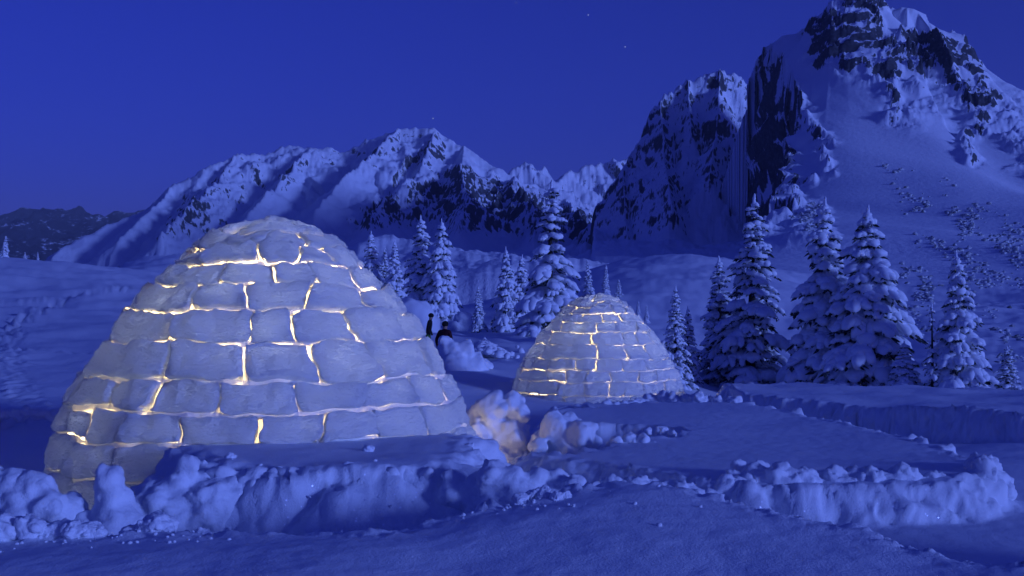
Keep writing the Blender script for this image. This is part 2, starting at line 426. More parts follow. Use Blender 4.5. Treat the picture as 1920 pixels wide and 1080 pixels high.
def ridge(X, Y, pts, A, L, m, mr=None, Ar=None, rib=.0, ribf=.01, seed=0, expo=0):
    """height falling away from a crest line: steep at first, flattening out; ribs run down the fall line"""
    d, s, t, z = line_info(X, Y, pts)
    mm = m if mr is None else np.where(s > 0, m, mr)
    AA = A if Ar is None else np.where(s > 0, A, Ar)
    r = ridged2(t*ribf, d*ribf*.22, 4, seed)*rib*np.clip(d/L, 0, 1)
    if expo: return z*np.exp(-d/expo) + rib*np.clip(d/L, 0, 1)*ridged2(X*ribf+Y*ribf*.25+.6*fbm2(X*.004, Y*.004, 2, seed+5), d*ribf*.2, 4, seed)
    return z - AA*(1-np.exp(-d/L)) - mm*d + r

def pxmask(px, py, pts, soft):
    return sstep(-soft, soft, poly_sd(px, py, pts))

def build_big_peak():
    X, Y = fan(1330, 2350, 300, 1500, 480, 370, .85)
    crest = W3([(1440,88,1230),(1468,66,1210),(1516,60,1180),(1532,38,1170),(1560,4,1165),(1590,-8,1160),(1640,-4,1160),(1668,24,1175),(1690,13,1165),(1712,16,1160),(1742,42,1150),(1768,60,1150),(1800,68,1150),(1822,105,1150),(1852,152,1160),(1868,166,1170),(1892,166,1190),(1912,182,1200),(1960,215,1250),(2100,300,1300),(2350,420,1350)])
    H = ridge(X, Y, crest, 95, 200, .16, rib=6, ribf=.009, seed=3, expo=310)
    dcr = line_info(X, Y, crest)[0]
    Hb = H.copy()
    for _ in range(3):
        pad = np.pad(Hb, ((0, 0), (14, 14)), mode='edge'); cs = np.cumsum(np.pad(pad, ((0, 0), (1, 0))), axis=1)
        Hb = (cs[:, 29:]-cs[:, :-29])/29
    w = sstep(60, 260, dcr); H = H*(1-w)+Hb*w
    # rock ribs that run down from the two summits
    ribs = [W3([(1590,-6,1160),(1630,60,1110),(1650,130,1050),(1668,190,985),(1690,240,930)]),
            W3([(1520,62,1180),(1540,110,1110),(1570,130,1070)]),
            W3([(1720,20,1160),(1770,90,1090),(1800,150,1040),(1830,215,980),(1828,280,915),(1815,330,880)]),
            W3([(1700,14,1160),(1700,90,1090),(1720,150,1030)]),
            W3([(1870,168,1170),(1900,240,1050),(1960,320,960)])]
    for i, rb in enumerate(ribs):
        H = np.maximum(H, ridge(X, Y, rb, 30, 30, .75, rib=5, ribf=.03, seed=20+i))
    # apron of snow down to the meadow
    px, py = project(X, Y, H)
    apron = 8 + (Y-300)*.05 + fbm2(X*.006, Y*.006, 3, 4)*6 + ridged2(X*.012+Y*.002, Y*.004, 3, 14)*4
    H = np.maximum(H, apron*sstep(1250, 900, Y) - 200*sstep(900, 1300, Y)) - 16*sstep(620, 300, Y) - 40*sstep(322, 303, Y)
    # cliff that drops away on the left of the edge
    E = [(1440,84,1240),(1452,125,1190),(1468,165,1150),(1484,205,1110),(1492,235,1075),(1502,270,1045),(1500,310,1010),(1494,350,990),(1484,400,940),(1470,440,860),(1440,470,700),(1400,480,520),(1330,500,300)]
    E3 = W3(E)
    d, s, t, z = line_info(X, Y, E3)
    left = s < 0     # travelling towards the viewer, left side of the picture is on the right hand
    jag = ridged2(X*.009, Y*.009, 3, 31)*20
    drop = np.minimum(d*7.5, 230+d*.6) + jag*np.clip(d/25, 0, 1)
    k = sstep(420, 700, Y)
    drop = drop*k + (1-k)*d*.35
    H = np.where(left, np.minimum(H, np.minimum(z, H+5) - drop), H)
    d0 = np.hypot(X-E3[0][0], Y-E3[0][1]); behind = (Y > E3[0][1]) & (960+F*X/Y < 1446)
    H = np.where(behind, np.minimum(H, E3[0][2]-2.2*d0), H)
    # unseen far side of the massif, raised behind the crest to shade the buttress
    dc, s_, t_, zc = line_info(X, Y, crest)
    H = np.where(s_ > 0, zc+.10*dc-1.2*np.maximum(dc-170, 0), H)
    H = np.where(behind, np.minimum(H, E3[0][2]-2.2*d0), H)
    H = np.where((Y > 1330) & (s_ > 0), H-1.0*(Y-1330), H)
    px, py = project(X, Y, H)
    px = px+26*fbm2(X*.016, Y*.012+H*.012, 3, 59); py = py+22*fbm2(X*.016+9, Y*.012+H*.012, 3, 60)
    rk = np.zeros_like(H)
    for pts, a in [([(1508,40),(1600,-30),(1672,10),(1668,60),(1690,130),(1680,190),(1690,230),(1665,215),(1640,170),(1600,140),(1560,150),(1510,110)], 1.0),
                   ([(1672,70),(1700,60),(1760,60),(1820,90),(1850,150),(1865,210),(1850,250),(1825,300),(1805,290),(1815,240),(1780,200),(1765,160),(1720,170),(1690,150),(1675,110)], 1.0),
                   ([(1412,120),(1450,80),(1480,150),(1505,200),(1490,260),(1505,330),(1495,410),(1410,450),(1405,300)], .92),
                   ([(1500,190),(1530,220),(1562,262),(1560,320),(1540,330),(1535,280),(1500,230)], .8),
                   ([(1690,205),(1760,170),(1820,200),(1800,230),(1740,215),(1700,235)], .55),
                   ([(1860,160),(1960,200),(1960,330),(1890,300),(1860,230)], .45),
                   ([(1460,380),(1540,380),(1560,430),(1480,450)], .45)]:
        rk = np.maximum(rk, a*pxmask(px, py, pts, 16))
    rk = rk*(1-.45*sstep(.05, .4, fbm2(X*.03, Y*.02+H*.03, 3, 57)))
    # broken rock relief
    blk = ridged2(X*.02+fbm2(X*.01, Y*.01, 2, 51), Y*.02+H*.016, 5, 52, .6)
    H = H + rk*(blk-.3)*19
    sl = slope_of(X, Y, H)
    rock = rk*.58 + .50*sstep(.62, .35, sl)*np.clip(rk+.25, 0, 1) - .30*(1-rk) + (.15-.40*sstep(.40, .75, sl))*rk
    px, py = project(X, Y, H)
    cl = pxmask(px, py, [(1390,100),(1450,80),(1500,200),(1520,420),(1380,470)], 14)
    rock = rock - cl*.75*sstep(.02, .30, fbm2(px*.05+py*.012, py*.026, 4, 58))
    # ledges and bosses on the cliff face
    cl = cl*sstep(700, 820, Y)*sstep(1300, 1240, Y)
    X = X+cl*(11*fbm2(H*.030+Y*.01, X*.02, 4, 71)); Y = Y+cl*18*ridged2(H*.022+X*.01, X*.018, 4, 72)
    return mountain('mountain', X, Y, H, rock, M_mtn, 'tall twin-summit rocky peak with smooth snow apron on the right')

def build_buttress():
    X, Y = fan(1080, 1500, 450, 1750, 300, 300, .8)
    crest = W3([(1100,470,1450),(1140,400,1480),(1168,318,1500),(1182,296,1510),(1204,268,1520),(1214,228,1520),(1238,196,1530),(1268,166,1540),(1292,152,1545),(1350,138,1550),(1388,152,1560),(1420,176,1570),(1500,190,1600)])
    H = ridge(X, Y, crest, 210, 120, .13, rib=26, ribf=.011, seed=63)
    for i, rb in enumerate([W3([(1168,318,1500),(1172,400,1380),(1180,480,1250)]), W3([(1238,196,1530),(1245,300,1400),(1260,400,1250)]), W3([(1350,138,1550),(1345,230,1430),(1330,330,1300)]), W3([(1290,152,1545),(1295,250,1440)])]):
        H = np.maximum(H, ridge(X, Y, rb, 55, 40, .8, rib=12, ribf=.02, seed=70+i))
    H = np.maximum(H, 10+(Y-450)*.10+fbm2(X*.006, Y*.006, 3, 44)*10)
    d, s, t, z = line_info(X, Y, crest)
    H = np.where(s > 0, np.minimum(H, z-1.1*d), H)
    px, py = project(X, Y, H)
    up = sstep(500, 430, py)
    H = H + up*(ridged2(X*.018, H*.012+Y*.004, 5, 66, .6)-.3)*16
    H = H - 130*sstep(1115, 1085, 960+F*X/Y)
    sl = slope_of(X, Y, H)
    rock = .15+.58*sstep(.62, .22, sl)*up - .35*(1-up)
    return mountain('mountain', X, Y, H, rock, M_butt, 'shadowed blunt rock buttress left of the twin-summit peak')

def build_central():
    X, Y = fan(-40, 1230, 280, 3000, 560, 310, .75)
    crest = W3([(40,540,1700),(92,492,1800),(130,458,1900),(200,424,2000),(260,402,2080),(320,356,2150),(380,326,2200),(440,292,2260),(490,297,2300),(540,281,2330),(590,275,2350),(640,291,2380),(700,266,2400),(750,246,2420),(820,243,2420),(870,276,2380),(930,316,2330),(990,346,2300),(1060,382,2280),(1110,422,2250),(1170,450,2200),(1300,470,2200)])
    H = ridge(X, Y, crest, 170, 260, .14, rib=55, ribf=.0042, seed=83)
    spurs = [[(440,292,2260),(400,350,2080),(350,400,1900),(300,455,1700)], [(590,275,2350),(540,330,2150),(480,390,1950),(440,440,1750)],
             [(750,246,2420),(690,300,2200),(630,350,2000),(590,400,1800)], [(820,243,2420),(790,320,2200),(730,380,1950),(690,430,1750)],
             [(870,276,2380),(862,340,2100),(880,390,1800),(860,440,1550)], [(960,332,2310),(980,380,2000),(1010,420,1750),(1000,460,1500)], [(1060,382,2280),(1090,420,1900),(1120,470,1500)],
             [(320,356,2150),(270,410,1950),(220,455,1800)]]
    for i, sp in enumerate(spurs):
        H = np.maximum(H, ridge(X, Y, W3(sp), 45, 60, .38, mr=.5, rib=16, ribf=.012, seed=90+i))
    foot = 7+(Y-280)*.068*sstep(-600, 0, X) - 90*sstep(-100, -600, X) + fbm2(X*.004, Y*.004, 3, 45)*14
    H = np.maximum(H, foot*sstep(2000, 1500, Y)) - 45*sstep(350, 285, Y)
    d, s, t, z = line_info(X, Y, crest)
    H = np.where(s > 0, np.minimum(H, z-.8*d), H)
    px, py = project(X, Y, H)
    band = pxmask(px, py, [(640,430),(700,390),(780,350),(860,320),(960,345),(1060,385),(1170,440),(1170,480),(1080,470),(960,450),(860,440),(760,440),(690,450)], 25)
    up = pxmask(px, py, [(300,420),(330,345),(440,280),(620,270),(820,235),(860,270),(850,320),(760,340),(620,330),(480,390),(400,460),(250,480)], 30)
    H = H + (ridged2(X*.011, Y*.007+H*.008, 5, 86, .6)-.3)*(10+26*band+12*up)
    sl = slope_of(X, Y, H)
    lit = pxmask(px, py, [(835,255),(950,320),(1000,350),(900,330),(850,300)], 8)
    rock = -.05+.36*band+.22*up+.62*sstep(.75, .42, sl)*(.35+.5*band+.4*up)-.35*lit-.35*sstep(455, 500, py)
    return mountain('mountain', X, Y, H, rock, M_far, 'long snowy mountain ridge with rock bands behind the large igloo')

def build_far_peaks():
    X, Y = fan(900, 1260, 2900, 4300, 240, 120)
    crest = W3([(900,420,3500),(955,330,3500),(985,303,3550),(1005,318,3550),(1025,322,3600),(1045,342,3600),(1070,325,3700),(1100,317,3750),(1118,322,3750),(1132,308,3800),(1150,297,3800),(1168,305,3800),(1260,330,3800)])
    H = ridge(X, Y, crest, 120, 160, .45, rib=60, ribf=.006, seed=103)
    H = H + (ridged2(X*.008, Y*.008, 5, 106, .55)-.3)*34
    sl = slope_of(X, Y, H)
    return mountain('mountain', X, Y, H, .02+.6*sstep(.7, .35, sl), M_far, 'small jagged pale summits in the gap between ridge and buttress')

def build_left_range():
    X, Y = fan(-300, 420, 7000, 11500, 260, 150)
    crest = W3([(-300,380,9500),(-150,410,9500),(-40,402,9500),(30,408,9500),(60,402,9400),(105,404,9300),(150,400,9300),(200,412,9400),(260,408,9500),(420,430,9800)])
    H = ridge(X, Y, crest, 260, 700, .22, rib=230, ribf=.0014, seed=113)
    H = H + (ridged2(X*.0016, Y*.0016, 5, 116, .55)-.3)*120
    sl = slope_of(X, Y, H)
    return mountain('mountain', X, Y, H, .60+.4*sstep(.9, .6, sl), M_vfar, 'low hazy distant range on the far left skyline')

build_big_peak(); build_buttress(); build_central(); build_far_peaks(); build_left_range()

# ------------------------------------------------------------------ igloos
PROF = np.array([(1.98,-.15),(1.98,0),(1.95,.225),(1.79,.7),(1.66,.95),(1.50,1.2),(1.34,1.46),(1.13,1.7),(.96,1.88),(.78,2.06),(.58,2.22),(.36,2.33),(.15,2.385),(0,2.40)])
_f = np.linspace(0, len(PROF)-1, 400)
def _cr(P, f):
    i = np.clip(np.floor(f).astype(int), 0, len(P)-2); t = (f-i)[:, None]
    g = lambda k: P[np.clip(k, 0, len(P)-1)]
    return .5*((2*g(i))+(-g(i-1)+g(i+1))*t+(2*g(i-1)-5*g(i)+4*g(i+1)-g(i+2))*t*t+(-g(i-1)+3*g(i)-3*g(i+1)+g(i+2))*t**3)
PF = _cr(PROF, _f); PF[:, 0] = np.maximum(PF[:, 0], 0)
PS = np.r_[0, np.cumsum(np.hypot(*np.diff(PF, axis=0).T))]
SMAX = PS[-1]
def s_of_z(z): return float(np.interp(z, PF[:, 1], PS))
def dome(phi, s, off=0):
    """point and normal on the dome; phi 0 faces the camera, positive to the right"""
    r = np.interp(s, PS, PF[:, 0]); z = np.interp(s, PS, PF[:, 1])
    r2 = np.interp(s+.04, PS, PF[:, 0]); z2 = np.interp(s+.04, PS, PF[:, 1])
    r1 = np.interp(s-.04, PS, PF[:, 0]); z1 = np.interp(s-.04, PS, PF[:, 1])
    tr = r2-r1; tz = z2-z1; L = np.hypot(tr, tz)+1e-9
    nr = tz/L; nz = -tr/L
    sx, cx = np.sin(phi), -np.cos(phi)
    n = np.stack([nr*sx, nr*cx, nz], -1)
    p = np.stack([r*sx, r*cx, z], -1)
    return p+n*np.asarray(off)[..., None], n
IG = np.array((-2.26, 10.0, 0.0))
def phi_of_px(px, z):
    ph = np.linspace(-1.9, 1.9, 800); r = np.interp(z, PF[:, 1], PF[:, 0])
    x = IG[0]+r*np.sin(ph); y = IG[1]-r*np.cos(ph)
    pp = 960+F*x/y; i0 = pp.argmin(); i1 = pp.argmax()
    return float(np.interp(px, pp[i0:i1], ph[i0:i1]))
ROWZ = [-.12, .2, .48, .73, .97, 1.28, 1.545, 1.77, 1.957, 2.12, 2.25]
ROWJ = [[140,215,300,410,530,640,760,850],
        [125,200,310,385,500,590,675,770,850],
        [165,225,345,475,615,720,800],
        [150,205,285,420,562,690,775,840],
        [168,306,460,590,705,800],
        [215,318,470,540,662,752],
        [262,372,466,576,686],
        [335,430,505,600,668],
        [385,490,566,628],
        [430,510,575]]
ROWS_S = [s_of_z(z) for z in ROWZ]
def row_s(k, phi):
    a = .055 if 1 < k < 10 else .03
    if k >= 9: a = .02
    return ROWS_S[k] + a*perlin2(np.asarray(phi)*2.3, np.asarray(phi)*0+k*7.7, 200) + .018*perlin2(np.asarray(phi)*9, np.asarray(phi)*0+k*3.3, 210)

def shared_relief(q): return .030*fbm3(q, 2.2, 3, 40)+.017*billow3(q, 6, 3, 50, .6)
def make_block(kb, kt, p0, p1, seed, cap=False, jit=(0, 0, 0, 0)):
    rs = np.random.default_rng(seed)
    s_mid = (ROWS_S[kb]+(ROWS_S[kt] if not cap else SMAX))*.5
    rmid = float(np.interp(s_mid, PS, PF[:, 0]))
    w = (p1-p0)*rmid; h = (ROWS_S[kt] if not cap else SMAX)-ROWS_S[kb]
    nu = int(np.clip(w/.026, 8, 34)); nv = int(np.clip(h/.026, 7, 20))
    ea = lambda n: (lambda t: t*.55+.45*(.5-.5*np.cos(math.pi*t)))(np.linspace(0, 1, n+1))
    A, B = np.meshgrid(ea(nu), ea(nv), indexing='ij')
    # slanted joints, uneven gap
    j0, j1, j2, j3 = jit
    wig = lambda p: .022*perlin2(B*2.6+p*31.7, B*0+kb*5.1, 230)
    left = p0+(j0*(1-B)+j1*B+wig(p0))/rmid; right = p1+(j2*(1-B)+j3*B+wig(p1 if p1 < P_END else p1-2*math.pi))/rmid
    phi = left+(right-left)*A
    sb = row_s(kb, phi); st = row_s(kt, phi) if not cap else np.full_like(phi, SMAX-.02)
    s = sb+(st-sb)*B
    gl, gr = rs.uniform(.001, .018, 2); gb, gt = rs.uniform(.006, .022, 2)
    gn = .017*perlin3(phi*rmid*4, s*4, phi*0+seed*.37, 33)+.007*perlin3(phi*rmid*15, s*15, phi*0+seed*.37, 34)
    cu = (A-.5)*2; cv = (B-.5)*2
    # pull corners in so that blocks have rounded corners
    cr = .010*np.clip(np.abs(cu), 0, 1)**6*np.clip(np.abs(cv), 0, 1)**6
    if rs.uniform() < .28:      # a broken-off corner
        qa, qb = rs.choice((-1, 1), 2); ch = rs.uniform(.02, .06)
        cr = cr + ch*np.clip(cu*qa, 0, 1)**4*np.clip(cv*qb, 0, 1)**4
    phi = phi - np.sign(cu)*np.abs(cu)**3*(np.where(cu < 0, gl, gr)+gn+cr)/max(rmid, .12)
    s = s - np.sign(cv)*np.abs(cv)**3*(np.where(cv < 0, gb, gt)+gn+cr)
    d = np.minimum(np.minimum(A, 1-A)*w, np.minimum(B, 1-B)*h)
    push = rs.normal(0, .011)+rs.normal(0, .015)*cu+rs.normal(0, .015)*cv
    p, n = dome(phi, s)
    q = p.reshape(-1, 3)+np.array((0, 0, 0))
    rel = shared_relief(q)+.014*fbm3(q+seed, 5, 3, 60)+.010*billow3(q*np.array((1, 1, 1.8)), 14, 2, 65)
    chip = np.clip(.45+1.5*fbm3(q+seed*.7, 3.2, 3, 66), .12, 1.7).reshape(d.shape)      # broken arrises
    off = push - .026*chip*np.clip(1-d/(.030+.018*chip), 0, 1) + rel.reshape(d.shape)
    P = p+n*off[..., None]
    nU, nV = nu+1, nv+1
    idx = np.arange(nU*nV).reshape(nU, nV)
    Vs = [P.reshape(-1, 3)]; Fs = []
    for i in range(nu):
        for j in range(nv): Fs.append((idx[i, j], idx[i+1, j], idx[i+1, j+1], idx[i, j+1]))
    loop = list(idx[:, 0])+list(idx[-1, 1:])+list(idx[::-1, -1][1:])+list(idx[0, ::-1][1:-1])
    loop = np.array(loop); m = len(loop)
    flat_phi = phi.ravel()[loop]; flat_s = s.ravel()[loop]
    base = nU*nV; prev = loop
    for dep in (.06, .14):
        p_, nn = dome(flat_phi, flat_s)
        hw = np.clip(1.05-nn[:, 2]*1.25, 0, 1)[:, None]*.8      # beds lie nearly level, as cut
        rad = np.stack([np.sin(flat_phi), -np.cos(flat_phi), flat_phi*0], -1)
        dirn = nn*(1-hw)+rad*hw
        pp = p_-dirn*dep
        Vs.append(pp); cur = np.arange(base, base+m); base += m
        for a in range(m):
            b = (a+1) % m
            Fs.append((prev[b], prev[a], cur[a], cur[b]))
        prev = cur
    Vs.append(pp.mean(0)[None]); c = base
    tris = [(prev[(a+1) % m], prev[a], c) for a in range(m)]
    me = bpy.data.meshes.new('snow_block')
    me.from_pydata(np.concatenate(Vs).tolist(), [], [tuple(int(x) for x in f) for f in Fs]+[tuple(int(x) for x in f) for f in tris])
    me.polygons.foreach_set('use_smooth', np.ones(len(me.polygons), bool))
    me.polygons.foreach_set('material_index', np.r_[np.zeros(len(Fs)-m, np.int32), np.ones(m+len(tris), np.int32)]); me.update()
    return me
block_meshes = []; SEAMS = {}
DOOR = (R(114), R(134))
bs = 0
for k in range(10):
    zmid = (ROWZ[k]+ROWZ[k+1])/2
    ph = [phi_of_px(x, zmid) for x in ROWJ[k]]
    step = np.mean(np.diff(ph)); end = ph[0]+2*math.pi
    nfill = max(2, int(round((end-ph[-1])/step)))
    js = ph+[ph[-1]+(end-ph[-1])*(i+rng.normal(0, .10))/nfill for i in range(1, nfill)]+[end]
    jj = [tuple(rng.normal(0, .045, 2)) for _ in js]; jj[-1] = jj[0]; P_END = end-.01
    SEAMS[k] = (js, jj, float(np.interp((ROWS_S[k]+ROWS_S[k+1])*.5, PS, PF[:, 0])))
    for ja, jb, a, b in zip(jj[:-1], jj[1:], js[:-1], js[1:]):
        bs += 1
        mid = (a+b)/2
        if k <= 0 and DOOR[0] < mid < DOOR[1]: continue
        block_meshes.append(make_block(k, k+1, a, b, 1000+bs, jit=ja+jb))
caps = np.linspace(-.6, -.6+2*math.pi, 5); P_END = caps[-1]-.01
for a, b in zip(caps[:-1], caps[1:]):
    bs += 1; block_meshes.append(make_block(10, 10, a, b, 1000+bs, cap=True))

# snow packed into the seams: ribbons set back behind every bed and upright joint
JV, JF = [], []
def ribbon(phi, s0, across_phi):
    """a strip following the seam, 6 cm wide, recessed below the block faces"""
    hw = .030; r_ = np.maximum(np.interp(s0, PS, PF[:, 0]), .08); rows = []
    for t in (-1, 0, 1):
        pp = phi+(t*hw/r_ if across_phi else 0); s1 = np.clip(s0+(0 if across_phi else t*hw), 0, SMAX-.003)
        p_, n_ = dome(pp, s1); o_ = shared_relief(p_)-.050+.018*fbm3(p_, 3.2, 3, 70)
        rows.append(p_+n_*o_[:, None])
    n = len(phi); b0 = sum(len(v) for v in JV)
    JV.append(np.concatenate(rows))
    for q in (0, 1):
        for a in range(n-1): JF.append((b0+q*n+a, b0+q*n+a+1, b0+(q+1)*n+a+1, b0+(q+1)*n+a))
for k in range(1, 11):
    ph = np.linspace(-math.pi, math.pi, 260)
    if k == 1: ph = np.linspace(DOOR[1]-.03-2*math.pi, DOOR[0]+.03, 240)
    ribbon(ph, row_s(k, ph), False)
for k, (js, jj, rm) in SEAMS.items():
    for p_j, (j0, j1) in zip(js[:-1], jj[:-1]):
        Bq = np.linspace(-.04, 1.04, 14)
        pj = p_j+(j0*(1-Bq)+j1*Bq+.022*perlin2(Bq*2.6+p_j*31.7, Bq*0+k*5.1, 230))/rm
        s0 = row_s(k, pj); s1 = row_s(k+1, pj)
        ribbon(pj, s0+(s1-s0)*Bq, True)
for c_ in caps[:-1]:
    Bq = np.linspace(0, 1, 10); s0 = row_s(10, np.full(10, c_)); ribbon(np.full(10, c_), s0+(SMAX-.02-s0)*Bq, True)
joint_me = mesh_np('joint_snow', np.concatenate(JV), np.array(JF))

def make_igloo(loc, scale, rz, label, watts):
    root = empty('igloo', loc, rz); root.scale = (scale,)*3
    tag(root, label, 'igloo', 'lit igloos of stacked snow blocks')
    for me in block_meshes:
        o = bpy.data.objects.new('snow_block', me); C.objects.link(o); o.parent = root
        if not me.materials: me.materials.append(M_block); me.materials.append(M_block_in)
    j = link('joint_snow', joint_me, None, root)
    if not joint_me.materials: joint_me.materials.append(M_joint)
    ld = bpy.data.lights.new('igloo_lamp', 'POINT'); ld.energy = watts; ld.color = (1.0, .70, .31); ld.shadow_soft_size = .12
    lo = bpy.data.objects.new('igloo_lamp', ld); C.objects.link(lo)
    lo.location = (loc[0], loc[1], loc[2]+1.0*scale)
    return root
make_igloo(tuple(IG), 1.0, 0, 'large glowing igloo of rough snow blocks at front left', 950)
make_igloo((at(1120, 600, 22.5)[0], 22.5, -.22), .925, R(14), 'smaller glowing igloo standing behind the snow terrace', 560)

# ------------------------------------------------------------------ heaps and clumps of snow
_ico = {}
def ico(sub):
    if sub not in _ico:
        bm = bmesh.new(); bmesh.ops.create_icosphere(bm, subdivisions=sub, radius=1)
        v = np.array([x.co[:] for x in bm.verts]); f = np.array([[y.index for y in x.verts] for x in bm.faces]); bm.free(); _ico[sub] = (v, f)
    return _ico[sub]
def spheres_mesh(sp, sub=2):
    v, f = ico(sub); Vs = []; Fs = []; b = 0
    for s in sp:
        r = np.array(s[3:6]) if len(s) > 4 else np.array((s[3],)*3)
        Vs.append(v*r+np.array(s[:3])); Fs.append(f+b); b += len(v)
    return np.concatenate(Vs), np.concatenate(Fs)
def blob(name, sp, voxel, amp, freq, mat, seed=0, smooth_it=1, fine=.25, boxy=0):
    """spheres fused into one crumbly body of snow"""
    V, Fc = spheres_mesh(sp)
    if boxy:      # spaded lumps instead of round ones
        r_ = np.random.default_rng(seed+900); v0 = ico(2)[0]; n0 = len(v0)
        for i, q_ in enumerate(sp):
            M = np.linalg.qr(r_.normal(size=(3, 3)))[0]; w_ = v0 @ M
            w_ = w_*(1-boxy)+w_/np.abs(w_).max(1, keepdims=True)*.86*boxy
            V[i*n0:(i+1)*n0] = (w_*r_.uniform(.8, 1.2, 3)) @ M.T*q_[3]+np.array(q_[:3])
    tmp = bpy.data.objects.new('tmp', mesh_np('tmp', V, Fc)); C.objects.link(tmp)
    md = tmp.modifiers.new('r', 'REMESH'); md.mode = 'VOXEL'; md.voxel_size = voxel
    if smooth_it:
        sm = tmp.modifiers.new('s', 'SMOOTH'); sm.iterations = smooth_it; sm.factor = .5
    dg = bpy.context.evaluated_depsgraph_get(); me = bpy.data.meshes.new_from_object(tmp.evaluated_get(dg))
    old = tmp.data; bpy.data.objects.remove(tmp); bpy.data.meshes.remove(old)
    me.name = name
    n = len(me.vertices); co = np.empty(n*3, np.float32); me.vertices.foreach_get('co', co); co = co.reshape(-1, 3).astype(float)
    nr = np.empty(n*3, np.float32); me.vertices.foreach_get('normal', nr); nr = nr.reshape(-1, 3)
    d = amp*billow3(co, freq, 3, 300+seed, .55)+amp*fine*fbm3(co, freq*4.5, 2, 320+seed)
    co = co+nr*d[:, None]
    me.vertices.foreach_set('co', co.astype(np.float32).ravel())
    me.polygons.foreach_set('use_smooth', np.ones(len(me.polygons), bool)); me.update()
    me.materials.clear(); me.materials.append(mat)
    return me
def recentre(me):
    n = len(me.vertices); co = np.empty(n*3, np.float32); me.vertices.foreach_get('co', co); co = co.reshape(-1, 3)
    c = np.array([(co[:, 0].min()+co[:, 0].max())/2, (co[:, 1].min()+co[:, 1].max())/2, co[:, 2].min()])
    me.vertices.foreach_set('co', (co-c).ravel().astype(np.float32)); me.update(); return c
def heap(sp, label, voxel=.022, amp=.038, freq=5.0, seed=0, cat='snow heap', group=None, name='snow_heap', boxy=.35):
    me = blob(name, sp, voxel, amp*(1-.45*boxy), freq, M_snow, seed, 0 if boxy > .5 else 1, .25, boxy)
    c = recentre(me); o = link(name, me); o.location = c
    return tag(o, label, cat, group)
def SP(rows, D, jit=.0):
    out = []
    for px, py, rp in rows:
        d = D+rng.uniform(-jit, jit); p = at(px, py, d); out.append((*p, rp*d/F))
    return out
def rim_spheres(pts, n, rlo, rhi, zj, wid, seed):
    """spheres strewn along a plan line (x, y, z)"""
    r_ = np.random.default_rng(seed); pts = np.array(pts, float); out = []
    seg = np.r_[0, np.cumsum(np.hypot(*np.diff(pts[:, :2], axis=0).T))]
    for i in range(n):
        t = r_.uniform(0, seg[-1]); r = r_.uniform(rlo, rhi)
        p = [np.interp(t, seg, pts[:, k]) for k in range(3)]
        out.append((p[0]+r_.normal(0, wid), p[1]+r_.normal(0, wid), p[2]+r_.uniform(-zj, zj*.6), r))
    return out

heap(SP([(20,932,50),(68,928,40),(-45,920,58),(98,950,30),(50,960,62),(-10,980,80),(120,965,40),(-110,930,80)], 6.4, .1), 'broad rounded snow heap at the left edge below the igloo', seed=1)
heap(SP([(203,902,32),(212,930,36),(214,966,42),(194,886,20),(220,1005,56),(170,1000,50)], 6.4, .05), 'upright pillar of snow in front of the igloo left foot', seed=2)
heap(SP([(352,872,20),(342,910,32),(375,920,40),(296,932,28),(300,955,62),(405,950,64),(350,980,70)], 6.85, .06), 'dark rounded snow heap right of the snow pillar', seed=3)
heap(SP([(842,895,18),(852,930,32),(926,895,32),(960,902,32),(902,930,46),(1002,902,24),(1042,902,22),(1080,905,22),(1112,920,18),(985,935,50),(1050,938,38),(920,965,46),(1130,935,22)], 6.8, .10), 'long lumpy snow bank in the middle of the trench', seed=4)
heap(SP([(640,893,20),(662,890,15),(612,898,12),(640,918,26)], 6.95, .05), 'knob of snow on the front lip of the igloo shelf', seed=5)
heap(SP([(400,893,13),(425,891,14),(455,890,15),(485,893,17),(515,893,14),(550,895,12),(580,894,13),(470,915,30),(540,920,26),(420,920,26)], 6.95, .05), 'low crumbling ledge of snow along the igloo shelf front', seed=6)
heap(SP([(700,893,11),(735,889,13),(765,887,12),(800,884,10),(740,910,24),(790,910,22)], 7.0, .05), 'short ragged ledge of snow at right end of the shelf', seed=16)
heap(SP([(930,746,20),(924,768,32),(958,762,28),(900,784,28),(884,795,24),(974,775,20),(930,805,46),(890,830,38),(955,830,42),(905,865,46),(960,870,40)], 11.9, .12), 'crumbly snow tower lit orange by the igloo doorway', voxel=.022, amp=.045, freq=4.6, seed=7, boxy=.9)
heap(SP([(1040,800,26),(1062,812,36),(1030,828,30),(1090,815,26),(1008,838,20),(1065,848,30),(1110,830,20)], 11.6, .2), 'rounded orange-lit snow wall at the terrace left end', voxel=.022, amp=.04, freq=4.2, seed=8, boxy=.9)
heap(SP([(1155,832,14),(1180,826,17),(1205,828,13),(1225,835,9)], 11.2, .1), 'small pale crumbled heap on the terrace beside the notch', voxel=.016, seed=9)
heap(SP([(1215,808,8),(1240,806,9),(1262,812,8)], 11.9, .05), 'tiny row of snow crumbs at the far end of the notch', voxel=.012, amp=.03, freq=9, seed=10)
rim = [at(1345, 915, 8.6), at(1400, 905, 8.8), at(1480, 912, 8.75), at(1600, 912, 8.8), at(1720, 910, 8.9), at(1810, 905, 9.0), at(1850, 885, 9.3)]
heap(rim_spheres(rim, 110, .05, .15, .10, .05, 5)+[(p[0], p[1]-.02, p[2]-.18, .2) for p in rim]+SP([(1840,868,14),(1850,885,20),(1852,905,22),(1280+105,880,18),(1420,885,24),(1600,888,18)], 9.0), 'long crumbled snow rim along the near edge of the terrace', voxel=.024, amp=.05, freq=5.5, seed=11, cat='snow rim')
rim = [at(1110, 922, 7.2), at(1180, 914, 7.4), at(1250, 918, 7.4), at(1330, 932, 7.3)]
